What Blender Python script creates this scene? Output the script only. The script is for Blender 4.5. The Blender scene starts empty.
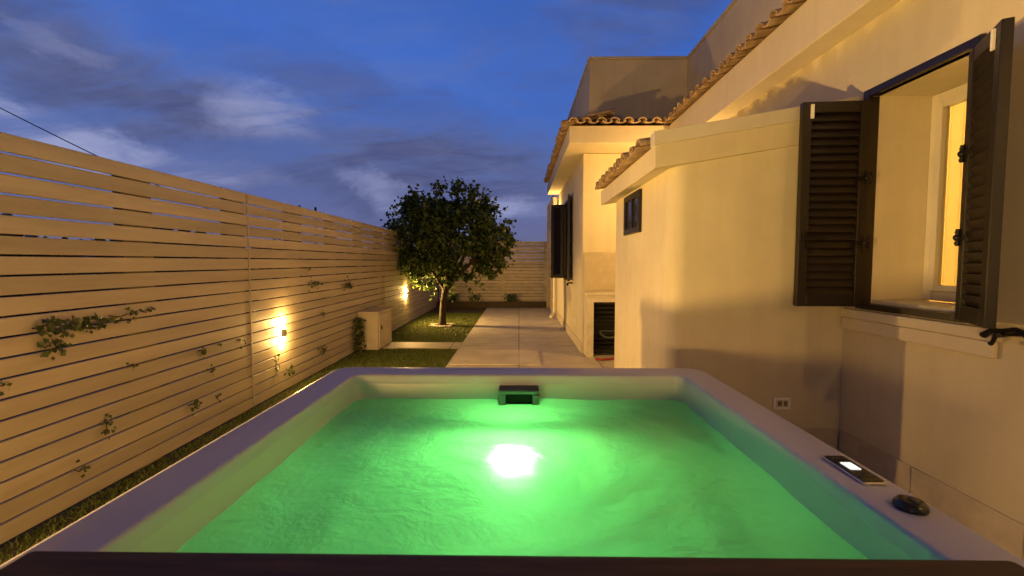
import bpy, bmesh, math, random
from mathutils import Vector, Matrix
R = math.radians
rnd = random.Random(11)
scene = bpy.context.scene
COL = scene.collection

# ------------------------------------------------------------------ materials
def nodes(name):
    m = bpy.data.materials.new(name); m.use_nodes = True
    nt = m.node_tree
    b = nt.nodes['Principled BSDF']
    return m, nt, b
def N(nt, t, **kw):
    n = nt.nodes.new(t)
    for k, v in kw.items():
        if hasattr(n, k): setattr(n, k, v)
        else: n.inputs[k].default_value = v
    return n
def L(nt, a, b): nt.links.new(a, b)
def c4(c): return (c[0], c[1], c[2], 1)
def mat(name, col, rough=.6, var=.12, scale=6, bump=0, bscale=60, metal=0, stretch=(1,1,1), spec=.5, var2=None, dist=.01):
    m, nt, b = nodes(name)
    tc = N(nt, 'ShaderNodeTexCoord'); mp = N(nt, 'ShaderNodeMapping'); mp.inputs['Scale'].default_value = stretch
    L(nt, tc.outputs['Object'], mp.inputs['Vector'])
    no = N(nt, 'ShaderNodeTexNoise'); no.inputs['Scale'].default_value = scale; no.inputs['Detail'].default_value = 7; no.inputs['Roughness'].default_value = .62
    L(nt, mp.outputs[0], no.inputs['Vector'])
    r = N(nt, 'ShaderNodeValToRGB')
    r.color_ramp.elements[0].position = .3; r.color_ramp.elements[1].position = .7
    d = tuple(max(0, x*(1-var)) for x in col); u = tuple(min(1, x*(1+var)) for x in col)
    if var2: d = var2
    r.color_ramp.elements[0].color = c4(d); r.color_ramp.elements[1].color = c4(u)
    L(nt, no.outputs['Fac'], r.inputs[0]); L(nt, r.outputs[0], b.inputs['Base Color'])
    b.inputs['Roughness'].default_value = rough; b.inputs['Metallic'].default_value = metal
    b.inputs['Specular IOR Level'].default_value = spec
    if bump:
        n2 = N(nt, 'ShaderNodeTexNoise'); n2.inputs['Scale'].default_value = bscale; n2.inputs['Detail'].default_value = 5
        L(nt, mp.outputs[0], n2.inputs['Vector'])
        bp = N(nt, 'ShaderNodeBump'); bp.inputs['Strength'].default_value = bump; bp.inputs['Distance'].default_value = dist
        L(nt, n2.outputs['Fac'], bp.inputs['Height']); L(nt, bp.outputs[0], b.inputs['Normal'])
    return m
def emis(name, col, s):
    m = bpy.data.materials.new(name); m.use_nodes = True; nt = m.node_tree; nt.nodes.clear()
    e = N(nt, 'ShaderNodeEmission'); e.inputs[0].default_value = c4(col); e.inputs[1].default_value = s
    o = N(nt, 'ShaderNodeOutputMaterial'); L(nt, e.outputs[0], o.inputs[0]); return m

WARM = (1.0, .57, .155)
def stucco(name, col, stain=.25):
    # rendered wall: fine grain, broad uneven blotches, dirt near the foot of the wall
    m, nt, b = nodes(name)
    g = N(nt, 'ShaderNodeNewGeometry')
    n1 = N(nt, 'ShaderNodeTexNoise'); n1.inputs['Scale'].default_value = 1.1; n1.inputs['Detail'].default_value = 8; n1.inputs['Roughness'].default_value = .65
    n2 = N(nt, 'ShaderNodeTexNoise'); n2.inputs['Scale'].default_value = 190; n2.inputs['Detail'].default_value = 3
    n3 = N(nt, 'ShaderNodeTexNoise'); n3.inputs['Scale'].default_value = 3.2; n3.inputs['Detail'].default_value = 5
    for n in (n1, n2): L(nt, g.outputs['Position'], n.inputs['Vector'])
    mp = N(nt, 'ShaderNodeMapping'); mp.inputs['Scale'].default_value = (3, 3, .35)
    L(nt, g.outputs['Position'], mp.inputs['Vector']); L(nt, mp.outputs[0], n3.inputs['Vector'])
    r = N(nt, 'ShaderNodeValToRGB'); r.color_ramp.elements[0].position = .32; r.color_ramp.elements[1].position = .68
    r.color_ramp.elements[0].color = c4(tuple(x*(1-stain) for x in col)); r.color_ramp.elements[1].color = c4(col)
    L(nt, n1.outputs['Fac'], r.inputs[0])
    r3 = N(nt, 'ShaderNodeValToRGB'); r3.color_ramp.elements[0].position = .3; r3.color_ramp.elements[1].position = .62
    r3.color_ramp.elements[0].color = (.95, .94, .925, 1); r3.color_ramp.elements[1].color = (1, 1, 1, 1)
    L(nt, n3.outputs['Fac'], r3.inputs[0])
    mx = N(nt, 'ShaderNodeMix', data_type='RGBA', blend_type='MULTIPLY'); mx.inputs[0].default_value = 1
    L(nt, r.outputs[0], mx.inputs[6]); L(nt, r3.outputs[0], mx.inputs[7]); L(nt, mx.outputs[2], b.inputs['Base Color'])
    bp = N(nt, 'ShaderNodeBump'); bp.inputs['Strength'].default_value = .45; bp.inputs['Distance'].default_value = .004
    L(nt, n2.outputs['Fac'], bp.inputs['Height'])
    bp2 = N(nt, 'ShaderNodeBump'); bp2.inputs['Strength'].default_value = .12; bp2.inputs['Distance'].default_value = .012
    L(nt, n3.outputs['Fac'], bp2.inputs['Height']); L(nt, bp.outputs[0], bp2.inputs['Normal']); L(nt, bp2.outputs[0], b.inputs['Normal'])
    b.inputs['Roughness'].default_value = .9; b.inputs['Specular IOR Level'].default_value = .2
    return m

M = {}
M['stucco'] = stucco('cream stucco', (.75, .675, .50), .17)
M['stucco2'] = stucco('upper stucco', (.78, .69, .53), .16)
M['trim'] = stucco('cream trim', (.76, .68, .53), .1)
M['coping'] = mat('coping metal', (.62, .58, .5), .45, .08, 3, .1, 40)
M['slat'] = mat('slat board', (.50, .42, .305), .55, .16, 5, .35, 30, stretch=(1, .14, 1.6), dist=.003)
_m = M['slat']; _nt = _m.node_tree; _b = _nt.nodes['Principled BSDF']; _src = _b.inputs['Base Color'].links[0].from_socket
_g = N(_nt, 'ShaderNodeNewGeometry'); _r = N(_nt, 'ShaderNodeMapRange'); _r.inputs[3].default_value = .84; _r.inputs[4].default_value = 1.08
L(_nt, _g.outputs['Random Per Island'], _r.inputs[0])
_v = N(_nt, 'ShaderNodeVectorMath', operation='SCALE'); L(_nt, _src, _v.inputs[0]); L(_nt, _r.outputs[0], _v.inputs['Scale']); L(_nt, _v.outputs[0], _b.inputs['Base Color'])
M['post'] = mat('post wood', (.2, .16, .12), .8, .25, 8, .3, 40)
M['plinth'] = mat('plinth tile', (.55, .48, .38), .6, .16, 9, .2, 90, dist=.003)
M['dark'] = mat('dark shutter paint', (.010, .006, .004), .42, .3, 12, .25, 140, dist=.002)
M['iron'] = mat('black iron', (.012, .011, .010), .45, .3, 30, .3, 200, .6, dist=.001)
M['white'] = mat('white frame', (.72, .68, .6), .35, .05, 4)
M['plastic'] = mat('white plastic', (.92, .9, .86), .4, .04, 4)
M['tile'] = mat('clay roof tile', (.50, .36, .22), .85, .35, 9, .6, 70, var2=(.24, .165, .10), dist=.006)
M['acrylic'] = mat('white acrylic', (.52, .51, .58), .42, .03, 2, .05, 5)
M['cladding'] = mat('tub cladding', (.35, .33, .31), .6, .1, 4, .2, 40)
M['marble'] = mat('beige stone panel', (.52, .45, .33), .4, .10, 9, .1, 50)
M['counter'] = mat('stone counter', (.68, .62, .5), .35, .12, 10)
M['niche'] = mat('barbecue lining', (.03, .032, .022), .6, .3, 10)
M['black'] = mat('black plastic', (.012, .012, .013), .28, .2, 20, .1, 80)
M['grey'] = mat('grey plastic', (.045, .05, .05), .6, .15, 20)
M['chrome'] = mat('chrome trim', (.6, .58, .56), .25, .1, 20, metal=1)
M['red'] = mat('red hose', (.35, .03, .02), .45, .1, 10)
M['cabinet'] = mat('cabinet board', (.58, .50, .38), .55, .12, 6, .2, 40, stretch=(1, .3, 1))
M['bark'] = mat('bark', (.04, .027, .016), .9, .4, 16, .9, 26, stretch=(1, 1, .35), dist=.03)
M['pebble'] = mat('pale pebbles', (.26, .24, .2), .8, .25, 30, .5, 60)
M['soil'] = mat('soil', (.055, .042, .028), .95, .4, 20, .8, 60)
M['cable'] = mat('cable rubber', (.015, .015, .018), .7)
M['solar'] = mat('solar panel', (.012, .014, .02), .2, .1, 4)
M['room'] = mat('room plaster', (.78, .66, .38), .9, .06, 1.5)
M['floor'] = mat('room floor', (.35, .25, .15), .6)
m, nt, b = nodes('sheer curtain'); M['curtain'] = m
b.inputs['Base Color'].default_value = (.8, .68, .40, 1); b.inputs['Roughness'].default_value = .9
_t = N(nt, 'ShaderNodeBsdfTranslucent'); _t.inputs[0].default_value = (.85, .72, .42, 1)
_x = N(nt, 'ShaderNodeMixShader'); _x.inputs[0].default_value = .6
L(nt, b.outputs[0], _x.inputs[1]); L(nt, _t.outputs[0], _x.inputs[2]); L(nt, _x.outputs[0], nt.nodes['Material Output'].inputs[0])
M['water_pipe'] = mat('downpipe', (.7, .66, .58), .4, .06, 4)

def leafmat(name, a, b_, trans=.25):
    m = bpy.data.materials.new(name); m.use_nodes = True; nt = m.node_tree; b = nt.nodes['Principled BSDF']
    g = N(nt, 'ShaderNodeNewGeometry')
    r = N(nt, 'ShaderNodeValToRGB'); r.color_ramp.elements[0].color = c4(a); r.color_ramp.elements[1].color = c4(b_)
    L(nt, g.outputs['Random Per Island'], r.inputs[0])
    L(nt, r.outputs[0], b.inputs['Base Color']); b.inputs['Roughness'].default_value = .42
    t = N(nt, 'ShaderNodeBsdfTranslucent'); L(nt, r.outputs[0], t.inputs[0])
    mx = N(nt, 'ShaderNodeMixShader'); mx.inputs[0].default_value = trans
    L(nt, b.outputs[0], mx.inputs[1]); L(nt, t.outputs[0], mx.inputs[2])
    L(nt, mx.outputs[0], nt.nodes['Material Output'].inputs[0])
    return m
M['leaf'] = leafmat('tree leaf', (.026, .050, .010), (.115, .170, .035), .35)
M['vine'] = leafmat('vine leaf', (.035, .055, .012), (.11, .135, .03))
M['hedge'] = leafmat('hedge leaf', (.015, .022, .010), (.035, .045, .018), .1)
M['grass'] = leafmat('grass blade', (.075, .115, .012), (.15, .19, .03), .3)

# paving: large slabs with narrow joints
def paving(name, col, bw, bh, off=0, joint=.010, vary=.10):
    m, nt, b = nodes(name)
    g = N(nt, 'ShaderNodeNewGeometry')
    br = N(nt, 'ShaderNodeTexBrick'); br.offset = off; br.inputs['Scale'].default_value = 1
    br.inputs['Brick Width'].default_value = bw; br.inputs['Row Height'].default_value = bh
    br.inputs['Mortar Size'].default_value = joint; br.inputs['Mortar Smooth'].default_value = .2
    br.inputs['Color1'].default_value = c4(col); br.inputs['Color2'].default_value = c4(tuple(x*(1-vary) for x in col))
    br.inputs['Mortar'].default_value = c4(tuple(x*.30 for x in col))
    L(nt, g.outputs['Position'], br.inputs['Vector'])
    n1 = N(nt, 'ShaderNodeTexNoise'); n1.inputs['Scale'].default_value = 2.5; n1.inputs['Detail'].default_value = 9; n1.inputs['Roughness'].default_value = .7
    L(nt, g.outputs['Position'], n1.inputs['Vector'])
    r = N(nt, 'ShaderNodeValToRGB'); r.color_ramp.elements[0].position = .3; r.color_ramp.elements[1].position = .7
    r.color_ramp.elements[0].color = (.68, .66, .63, 1); r.color_ramp.elements[1].color = (1.05, 1.04, 1.02, 1)
    L(nt, n1.outputs['Fac'], r.inputs[0])
    mx = N(nt, 'ShaderNodeMix', data_type='RGBA', blend_type='MULTIPLY'); mx.inputs[0].default_value = 1
    L(nt, br.outputs['Color'], mx.inputs[6]); L(nt, r.outputs[0], mx.inputs[7]); L(nt, mx.outputs[2], b.inputs['Base Color'])
    n2 = N(nt, 'ShaderNodeTexNoise'); n2.inputs['Scale'].default_value = 120; L(nt, g.outputs['Position'], n2.inputs['Vector'])
    bp = N(nt, 'ShaderNodeBump'); bp.inputs['Strength'].default_value = .3; bp.inputs['Distance'].default_value = .004
    L(nt, n2.outputs['Fac'], bp.inputs['Height']); L(nt, bp.outputs[0], b.inputs['Normal'])
    b.inputs['Roughness'].default_value = .6
    return m
M['paving'] = paving('patio paving', (.64, .585, .49), 1.2, .9)
M['path'] = paving('pale path', (.55, .49, .40), 1.2, .6)
M['landing'] = paving('pale landing', (.74, .67, .54), 1.4, 1.2, 0, .004, .03)

# dark cover: long streaks across, satin
M['cover'] = mat('dark wood board', (.060, .036, .022), .62, .45, 7, .25, 30, stretch=(.35, 5, 1), spec=.25, dist=.002)

# tub shell lit from the lamp inside
m, nt, b = nodes('tub basin'); M['basin'] = m
b.inputs['Base Color'].default_value = (.55, .58, .55, 1); b.inputs['Roughness'].default_value = .3

# water: clear refracting surface with ripples, faintly turbid body
def water_mat():
    m = bpy.data.materials.new('tub water'); m.use_nodes = True; nt = m.node_tree; nt.nodes.clear()
    o = N(nt, 'ShaderNodeOutputMaterial')
    g = N(nt, 'ShaderNodeNewGeometry')
    sub = N(nt, 'ShaderNodeVectorMath', operation='SUBTRACT'); sub.inputs[1].default_value = (0, 1.55, 0)
    L(nt, g.outputs['Position'], sub.inputs[0])
    wz = N(nt, 'ShaderNodeTexNoise'); wz.inputs['Scale'].default_value = 1.6; wz.inputs['Detail'].default_value = 2
    L(nt, sub.outputs[0], wz.inputs['Vector'])
    wm = N(nt, 'ShaderNodeMix', data_type='RGBA', blend_type='LINEAR_LIGHT'); wm.inputs[0].default_value = .10
    L(nt, sub.outputs[0], wm.inputs[6]); L(nt, wz.outputs['Color'], wm.inputs[7])
    n1 = N(nt, 'ShaderNodeTexNoise'); n1.inputs['Scale'].default_value = 7.0; n1.inputs['Detail'].default_value = 4; n1.inputs['Roughness'].default_value = .55; n1.inputs['Distortion'].default_value = .25
    L(nt, wm.outputs[2], n1.inputs['Vector'])
    n2 = N(nt, 'ShaderNodeTexNoise'); n2.inputs['Scale'].default_value = 22; n2.inputs['Detail'].default_value = 3
    L(nt, wm.outputs[2], n2.inputs['Vector'])
    b1 = N(nt, 'ShaderNodeBump'); b1.inputs['Strength'].default_value = .55; b1.inputs['Distance'].default_value = .05
    L(nt, n1.outputs['Fac'], b1.inputs['Height'])
    b2 = N(nt, 'ShaderNodeBump'); b2.inputs['Strength'].default_value = .25; b2.inputs['Distance'].default_value = .012
    L(nt, n2.outputs['Fac'], b2.inputs['Height']); L(nt, b1.outputs[0], b2.inputs['Normal'])
    gl = N(nt, 'ShaderNodeBsdfGlass'); gl.inputs['IOR'].default_value = 1.33; gl.inputs['Roughness'].default_value = .32
    gl.inputs['Color'].default_value = (1, 1, 1, 1)
    b3 = N(nt, 'ShaderNodeBump'); b3.inputs['Strength'].default_value = .2; b3.inputs['Distance'].default_value = .05
    L(nt, n1.outputs['Fac'], b3.inputs['Height']); L(nt, b3.outputs[0], gl.inputs['Normal'])
    # translucent share added to spread the lamp's glow into a halo
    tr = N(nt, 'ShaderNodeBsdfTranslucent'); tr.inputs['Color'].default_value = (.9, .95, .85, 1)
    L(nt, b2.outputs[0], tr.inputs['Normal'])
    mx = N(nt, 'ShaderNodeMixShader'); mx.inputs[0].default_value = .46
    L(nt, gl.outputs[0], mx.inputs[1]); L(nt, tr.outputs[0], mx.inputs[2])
    L(nt, mx.outputs[0], o.inputs['Surface'])
    vs = N(nt, 'ShaderNodeVolumeScatter'); vs.inputs['Color'].default_value = (.8, .95, .82, 1); vs.inputs['Density'].default_value = 1.0; vs.inputs['Anisotropy'].default_value = .2
    L(nt, vs.outputs[0], o.inputs['Volume'])
    return m
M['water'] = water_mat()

# ------------------------------------------------------------------ object helpers
def link(o, parent=None):
    COL.objects.link(o)
    if parent is not None:
        o.parent = parent
    return o
def empty(name, label, cat, group=None, loc=(0, 0, 0)):
    o = bpy.data.objects.new(name, None); o.location = loc; o.empty_display_size = .2
    COL.objects.link(o); tag(o, label, cat, group); return o
def tag(o, label, cat, group=None):
    o['label'] = label; o['category'] = cat
    if group: o['group'] = group
    return o
def place(o, parent):
    # parent's own origin is removed so geometry written in world space stays put
    if parent is not None:
        o.parent = parent
        w = Vector((0, 0, 0)); p = parent
        while p is not None: w += p.location; p = p.parent
        o.location = -w
        # keep chain simple: parts sit at the inverse of their parents' summed offset
def build(name, bm, m, parent=None, smooth=False, bev=0, seg=2, sharp=35, label=None):
    me = bpy.data.meshes.new(name); bmesh.ops.recalc_face_normals(bm, faces=bm.faces[:]) if not getattr(bm, '_keep', False) else None
    bm.to_mesh(me); bm.free()
    o = bpy.data.objects.new(name, me); COL.objects.link(o)
    for x in (m if isinstance(m, (list, tuple)) else [m]): me.materials.append(x)
    if parent is not None:
        o.parent = parent
        w = Vector((0, 0, 0)); p = parent
        while p is not None: w += Vector(p.location); p = p.parent
        o.location = -w if parent.parent is None else (0, 0, 0)
        if parent.parent is not None: o.location = (0, 0, 0)
    if bev:
        bv = o.modifiers.new('bevel', 'BEVEL'); bv.width = bev; bv.segments = seg; bv.limit_method = 'ANGLE'; bv.angle_limit = R(40)
    if smooth:
        for p in me.polygons: p.use_smooth = True
        try: me.set_sharp_from_angle(angle=R(sharp))
        except Exception: pass
    if label: o['label'] = label
    return o
def B(): return bmesh.new()
def box(bm, x0, x1, y0, y1, z0, z1, mtx=None):
    vs = [bm.verts.new(v) for v in ((x0,y0,z0),(x1,y0,z0),(x1,y1,z0),(x0,y1,z0),(x0,y0,z1),(x1,y0,z1),(x1,y1,z1),(x0,y1,z1))]
    for f in ((0,3,2,1),(4,5,6,7),(0,1,5,4),(1,2,6,5),(2,3,7,6),(3,0,4,7)): bm.faces.new([vs[i] for i in f])
    if mtx is not None: bmesh.ops.transform(bm, matrix=mtx, verts=vs)
    return vs
def prism(bm, pts, a0, a1, axis):
    # pts: 2D outline; axis 'x','y','z' is the extrusion axis
    def P(p, a):
        return {'x': (a, p[0], p[1]), 'y': (p[0], a, p[1]), 'z': (p[0], p[1], a)}[axis]
    v0 = [bm.verts.new(P(p, a0)) for p in pts]; v1 = [bm.verts.new(P(p, a1)) for p in pts]
    n = len(pts); bm.faces.new(v0); bm.faces.new(v1[::-1])
    for i in range(n): bm.faces.new((v0[i], v0[(i+1) % n], v1[(i+1) % n], v1[i]))
def tube(bm, pts, rads, seg=8, cap=True):
    pts = [Vector(p) for p in pts]
    if not isinstance(rads, (list, tuple)): rads = [rads]*len(pts)
    rings = []; up = None
    for i, p in enumerate(pts):
        t = (pts[min(i+1, len(pts)-1)] - pts[max(i-1, 0)]).normalized()
        if up is None:
            up = t.orthogonal().normalized()
        else:
            up = (up - t*up.dot(t)); up = up.normalized() if up.length > 1e-6 else t.orthogonal().normalized()
        s = t.cross(up)
        rings.append([bm.verts.new(p + (up*math.cos(a) + s*math.sin(a))*rads[i]) for a in [2*math.pi*k/seg for k in range(seg)]])
    for a, b in zip(rings, rings[1:]):
        for k in range(seg): bm.faces.new((a[k], a[(k+1) % seg], b[(k+1) % seg], b[k]))
    if cap:
        bm.faces.new(rings[0][::-1]); bm.faces.new(rings[-1])
def cyl(bm, p0, p1, r0, r1=None, seg=20): tube(bm, [p0, p1], [r0, r0 if r1 is None else r1], seg)
def rrect(x0, x1, y0, y1, r, n=6):
    out = []
    for cx, cy, a0 in ((x1-r, y1-r, 0), (x0+r, y1-r, 90), (x0+r, y0+r, 180), (x1-r, y0+r, 270)):
        for k in range(n+1):
            a = R(a0 + 90*k/n); out.append((cx+r*math.cos(a), cy+r*math.sin(a)))
    return out
def loft(bm, loops, close_end=False, close_start=False):
    rs = [[bm.verts.new(p) for p in lp] for lp in loops]; n = len(rs[0])
    for a, b in zip(rs, rs[1:]):
        for k in range(n): bm.faces.new((a[k], a[(k+1) % n], b[(k+1) % n], b[k]))
    if close_end: bm.faces.new(rs[-1])
    if close_start: bm.faces.new(rs[0][::-1])
def struct(o): o['kind'] = 'structure'; return o

# ------------------------------------------------------------------ ground
bm = B(); box(bm, -160, 160, -60, 400, -.3, -.06); struct(build('ground', bm, M['soil']))
bm = B(); box(bm, -1.05, 2.6, -1.6, 14.85, -.1, 0); struct(build('patio', bm, M['paving']))
bm = B(); box(bm, -2.42, -1.052, 7.85, 8.42, -.1, .004); struct(build('path', bm, M['path'], bev=.004))
bm = B(); box(bm, -1.0, .315, 6.55, 7.66, .002, .016); struct(build('landing', bm, M['landing'], bev=.004))
bm = B(); box(bm, -2.9, -1.055, -1.6, 14.85, -.1, -.02); struct(build('lawn_soil', bm, M['soil']))
# short turf
def turf(name, rects, seed, step=.022):
    r = random.Random(seed); bm = B()
    for (x0, x1, y0, y1) in rects:
        nx = int((x1-x0)/step); n = int((x1-x0)*(y1-y0)/step/step)
        for i in range(n):
            x = r.uniform(x0, x1); y = r.uniform(y0, y1)
            h = r.uniform(.018, .036); a = r.uniform(0, 6.28); w = r.uniform(.004, .007); lx = r.uniform(-.02, .02); ly = r.uniform(-.02, .02)
            c, s = math.cos(a)*w, math.sin(a)*w
            v = [bm.verts.new((x-c, y-s, -.02)), bm.verts.new((x+c, y+s, -.02)), bm.verts.new((x+lx, y+ly, -.02+h))]
            bm.faces.new(v)
    o = build(name, bm, M['grass']); o['kind'] = 'stuff'; return o
g = turf('grass', [(-2.74, -1.06, 8.44, 13.35)], 1, .020); tag(g, 'green turf square around the tree trunk', 'grass')
g = turf('grass', [(-2.74, -1.06, 3.0, 7.83), (-2.74, -1.06, .8, 3.0)], 2, .018); tag(g, 'green turf strip along the fence, up to the cabinet', 'grass')
# kerb and planting bed at the foot of the far fence
bed = empty('planting_bed', 'dark low planting bed along the foot of the far fence', 'planting bed', loc=(-.9, 14.9, 0))
bm = B(); box(bm, -2.7, .93, 14.86, 14.93, -.05, .205); build('edging', bm, M['soil'], bed, bev=.006)
bm = B(); box(bm, -2.7, .93, 14.932, 15.34, -.05, .16); build('earth', bm, M['soil'], bed)

# ------------------------------------------------------------------ slat fences
FX = -2.75
def slat_panel(bm, axis, a0, a1, face, top, n, pitch=.11, h=.098, t=.022, flip=1, z0=0.0):
    for k in range(n):
        z1 = top - k*pitch; zb = z1-h
        if axis == 'y': box(bm, face-t, face, a0, a1, zb, z1)
        else: box(bm, a0, a1, face, face+t, zb, z1)
fence = empty('slat_fence', 'long beige horizontal slat fence running along the left side of the garden', 'fence', loc=(FX, 7, 0))
joints = [-1.6, -.05, 4.6, 9.25, 13.9, 15.36]
for a, b_ in zip(joints, joints[1:]):
    bm = B(); slat_panel(bm, 'y', a+.003, b_-.003, FX, 2.19, 20); build('slat_panel', bm, M['slat'], fence, bev=.002, seg=1)
for y in joints[1:-1]:
    bm = B(); box(bm, FX+.001, FX+.006, y-.012, y+.012, .02, 2.188); build('joint_strip', bm, M['slat'], fence)
for k in range(14):
    y = -.15+1.147*k - .13
    if y > 15: break
    bm = B(); box(bm, FX-.085, FX-.0235, y, y+.26, -.05, 2.17); build('post', bm, M['post'], fence)

far = empty('slat_fence', 'beige horizontal slat fence closing the far end of the garden behind the tree', 'fence', loc=(-.9, 15.4, 0))
xs = [-2.72, -.55, 1.02]
for a, b_ in zip(xs, xs[1:]):
    bm = B(); slat_panel(bm, 'x', a+.003, b_-.003, 15.38, 2.19, 19); build('slat_panel', bm, M['slat'], far, bev=.002, seg=1)
for x in (-2.6, -.62, .85):
    bm = B(); box(bm, x, x+.14, 15.404, 15.46, -.05, 2.17); build('post', bm, M['slat'], far)
scr = empty('slat_screen', 'tall narrow slatted screen at the far corner of the house beside the downpipe', 'fence', loc=(.97, 13.8, 0))
bm = B(); slat_panel(bm, 'y', 12.75, 14.84, .97, 3.35, 30); build('slat_panel', bm, M['slat'], scr, bev=.002, seg=1)
for y in (12.8, 14.7):
    bm = B(); box(bm, .90, .945, y, y+.1, 0, 3.33); build('post', bm, M['slat'], scr)

# hedge glimpsed through the gaps and little post tips beyond the fence
bm = B(); r = random.Random(5)
for i in range(9000):
    y = r.uniform(-4, 30); x = r.uniform(-8.8, -7.6); z = r.uniform(.0, 1) ** .7 * (1.95 + .25*math.sin(y*1.3)+.15*math.sin(y*3.1))
    s = r.uniform(.08, .2); d = Vector((r.gauss(0, 1), r.gauss(0, 1), r.gauss(0, 1))).normalized(); u = d.orthogonal().normalized()*s; w = d.cross(u)
    p = Vector((x, y, z)); bm.faces.new([bm.verts.new(q) for q in (p-u-w*.5, p+u-w*.5, p+u+w*.5, p-u+w*.5)])
tag(build('hedge', bm, M['hedge']), 'dark hedge glimpsed through the gaps between the left fence slats', 'hedge')
def peg(x, y, z, h, label):
    bm = B(); cyl(bm, (x, y, -.1), (x, y, z), .022, .018, 8)
    tag(build('post', bm, M['iron']), label, 'post', 'dark post tips beyond the fence')
peg(-3.35, 6.95, 2.36, .14, 'dark post tip showing above the fence, the shorter and nearer of two')
peg(-3.35, 7.5, 2.40, .2, 'dark post tip showing above the fence, the taller and farther of two')
# bush and far tree tops beyond the far fence
def leafcloud(bm, c, rad, n, size, r, squash=1):
    for i in range(n):
        d = Vector((r.gauss(0, 1), r.gauss(0, 1), r.gauss(0, 1))).normalized()*rad*(r.random() ** .45); d.z *= squash
        p = Vector(c)+d; leaf(bm, p, size*r.uniform(.7, 1.3), r)
def leaf(bm, p, s, r, nrm=None, ln=1.0):
    n = nrm or Vector((r.gauss(0, 1), r.gauss(0, 1), r.gauss(0, 1)+.4)).normalized()
    u = n.orthogonal().normalized(); u.rotate(Matrix.Rotation(r.uniform(0, 6.28), 3, n)); w = n.cross(u)
    a, b_ = u*s*ln, w*s*.42
    fold = n*s*.12
    v = [bm.verts.new(p-a*.5), bm.verts.new(p-a*.05+b_+fold), bm.verts.new(p+a*.5), bm.verts.new(p-a*.05-b_+fold)]
    bm.faces.new(v)
r = random.Random(8)
bm = B(); leafcloud(bm, (-.75, 22, 2.95), .32, 260, .16, r); leafcloud(bm, (-.75, 22, 2.3), .6, 500, .18, r)
t = empty('bush', 'small dark bush tip rising beyond the far fence right of the tree', 'bush', loc=(-.75, 22, 0))
build('foliage', bm, M['hedge'], t); bm = B(); tube(bm, [(-.75, 22, -.1), (-.74, 22, 1.2), (-.75, 22, 2.8)], [.07, .05, .02]); build('trunk', bm, M['bark'], t)

# ------------------------------------------------------------------ tree
tree = empty('tree', 'round leafy tree with a short bare trunk standing in the turf square', 'tree', loc=(-1.83, 10.75, 0))
r = random.Random(21)
bt = B(); T0 = Vector((-1.83, 10.75, -.03))
trunk = [T0, T0+Vector((.01, 0, .12)), T0+Vector((.02, .01, .45)), T0+Vector((.06, 0, .75)), T0+Vector((.12, .02, 1.05))]
tube(bt, trunk, [.12, .085, .072, .070, .08], 12)
C = Vector((-1.60, 10.75, 2.0))
tips = []
for k in range(9):
    a = 2*math.pi*k/9 + r.uniform(-.3, .3); el = r.uniform(.15, 1.2)
    st = trunk[3].lerp(trunk[4], r.random())
    e = C + Vector((math.cos(a)*math.cos(el)*1.1, math.sin(a)*math.cos(el)*1.1, math.sin(el)*1.1-.35))
    mid = st.lerp(e, .5) + Vector((r.uniform(-.1, .1), r.uniform(-.1, .1), r.uniform(-.05, .18)))
    tube(bt, [st, st.lerp(mid, .5)+Vector((0, 0, .04)), mid, e], [.055, .045, .034, .012], 7)
    for j in range(5):
        s2 = mid.lerp(e, r.random()); e2 = s2 + Vector((r.gauss(0, 1), r.gauss(0, 1), r.gauss(.2, .8))).normalized()*r.uniform(.3, .6)
        tube(bt, [s2, s2.lerp(e2, .5)+Vector((0, 0, .03)), e2], [.02, .014, .005], 5)
build('trunk', bt, M['bark'], tree, smooth=True, sharp=60)
bl = B()
# clumps spread over an uneven, broad crown; outer clumps smaller
clumps = []
for k in range(118):
    d = Vector((r.gauss(0, 1), r.gauss(0, 1), r.gauss(0, 1))).normalized()
    rr = r.uniform(.45, 1.0) ** .6
    p = C + Vector((d.x*1.22*rr, d.y*1.15*rr, d.z*(1.08 if d.z > 0 else .95)*rr))
    p += Vector((r.gauss(0, .07), r.gauss(0, .07), r.gauss(0, .07)))
    if p.z < .98: p.z = .98 + r.uniform(0, .3)
    clumps.append((p, r.uniform(.17, .31)))
for dx, dz, s in ((-1.42, -.1, .2), (-1.3, .28, .2), (1.38, -.3, .2), (1.46, .02, .16), (-.9, 1.0, .2), (.2, 1.3, .2), (.55, 1.22, .16), (-.3, 1.27, .18), (1.05, .78, .18),
                  (-1.15, .75, .18), (1.22, -.62, .17), (1.0, -.85, .14), (-1.2, -.72, .18), (-.85, -.98, .2), (-.55, -1.1, .14), (.45, -.92, .16), (-1.5, .1, .15), (.85, 1.05, .14)):
    clumps.append((C+Vector((dx*.93, r.uniform(-.35, .15), dz*.93)), s))
for p, s in clumps:
    n = int(1150*s*s)+20
    for i in range(n):
        d = Vector((r.gauss(0, 1), r.gauss(0, 1), r.gauss(0, 1))).normalized()*s*(r.random() ** .5)
        leaf(bl, p+d, r.uniform(.075, .135), r)
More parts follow.
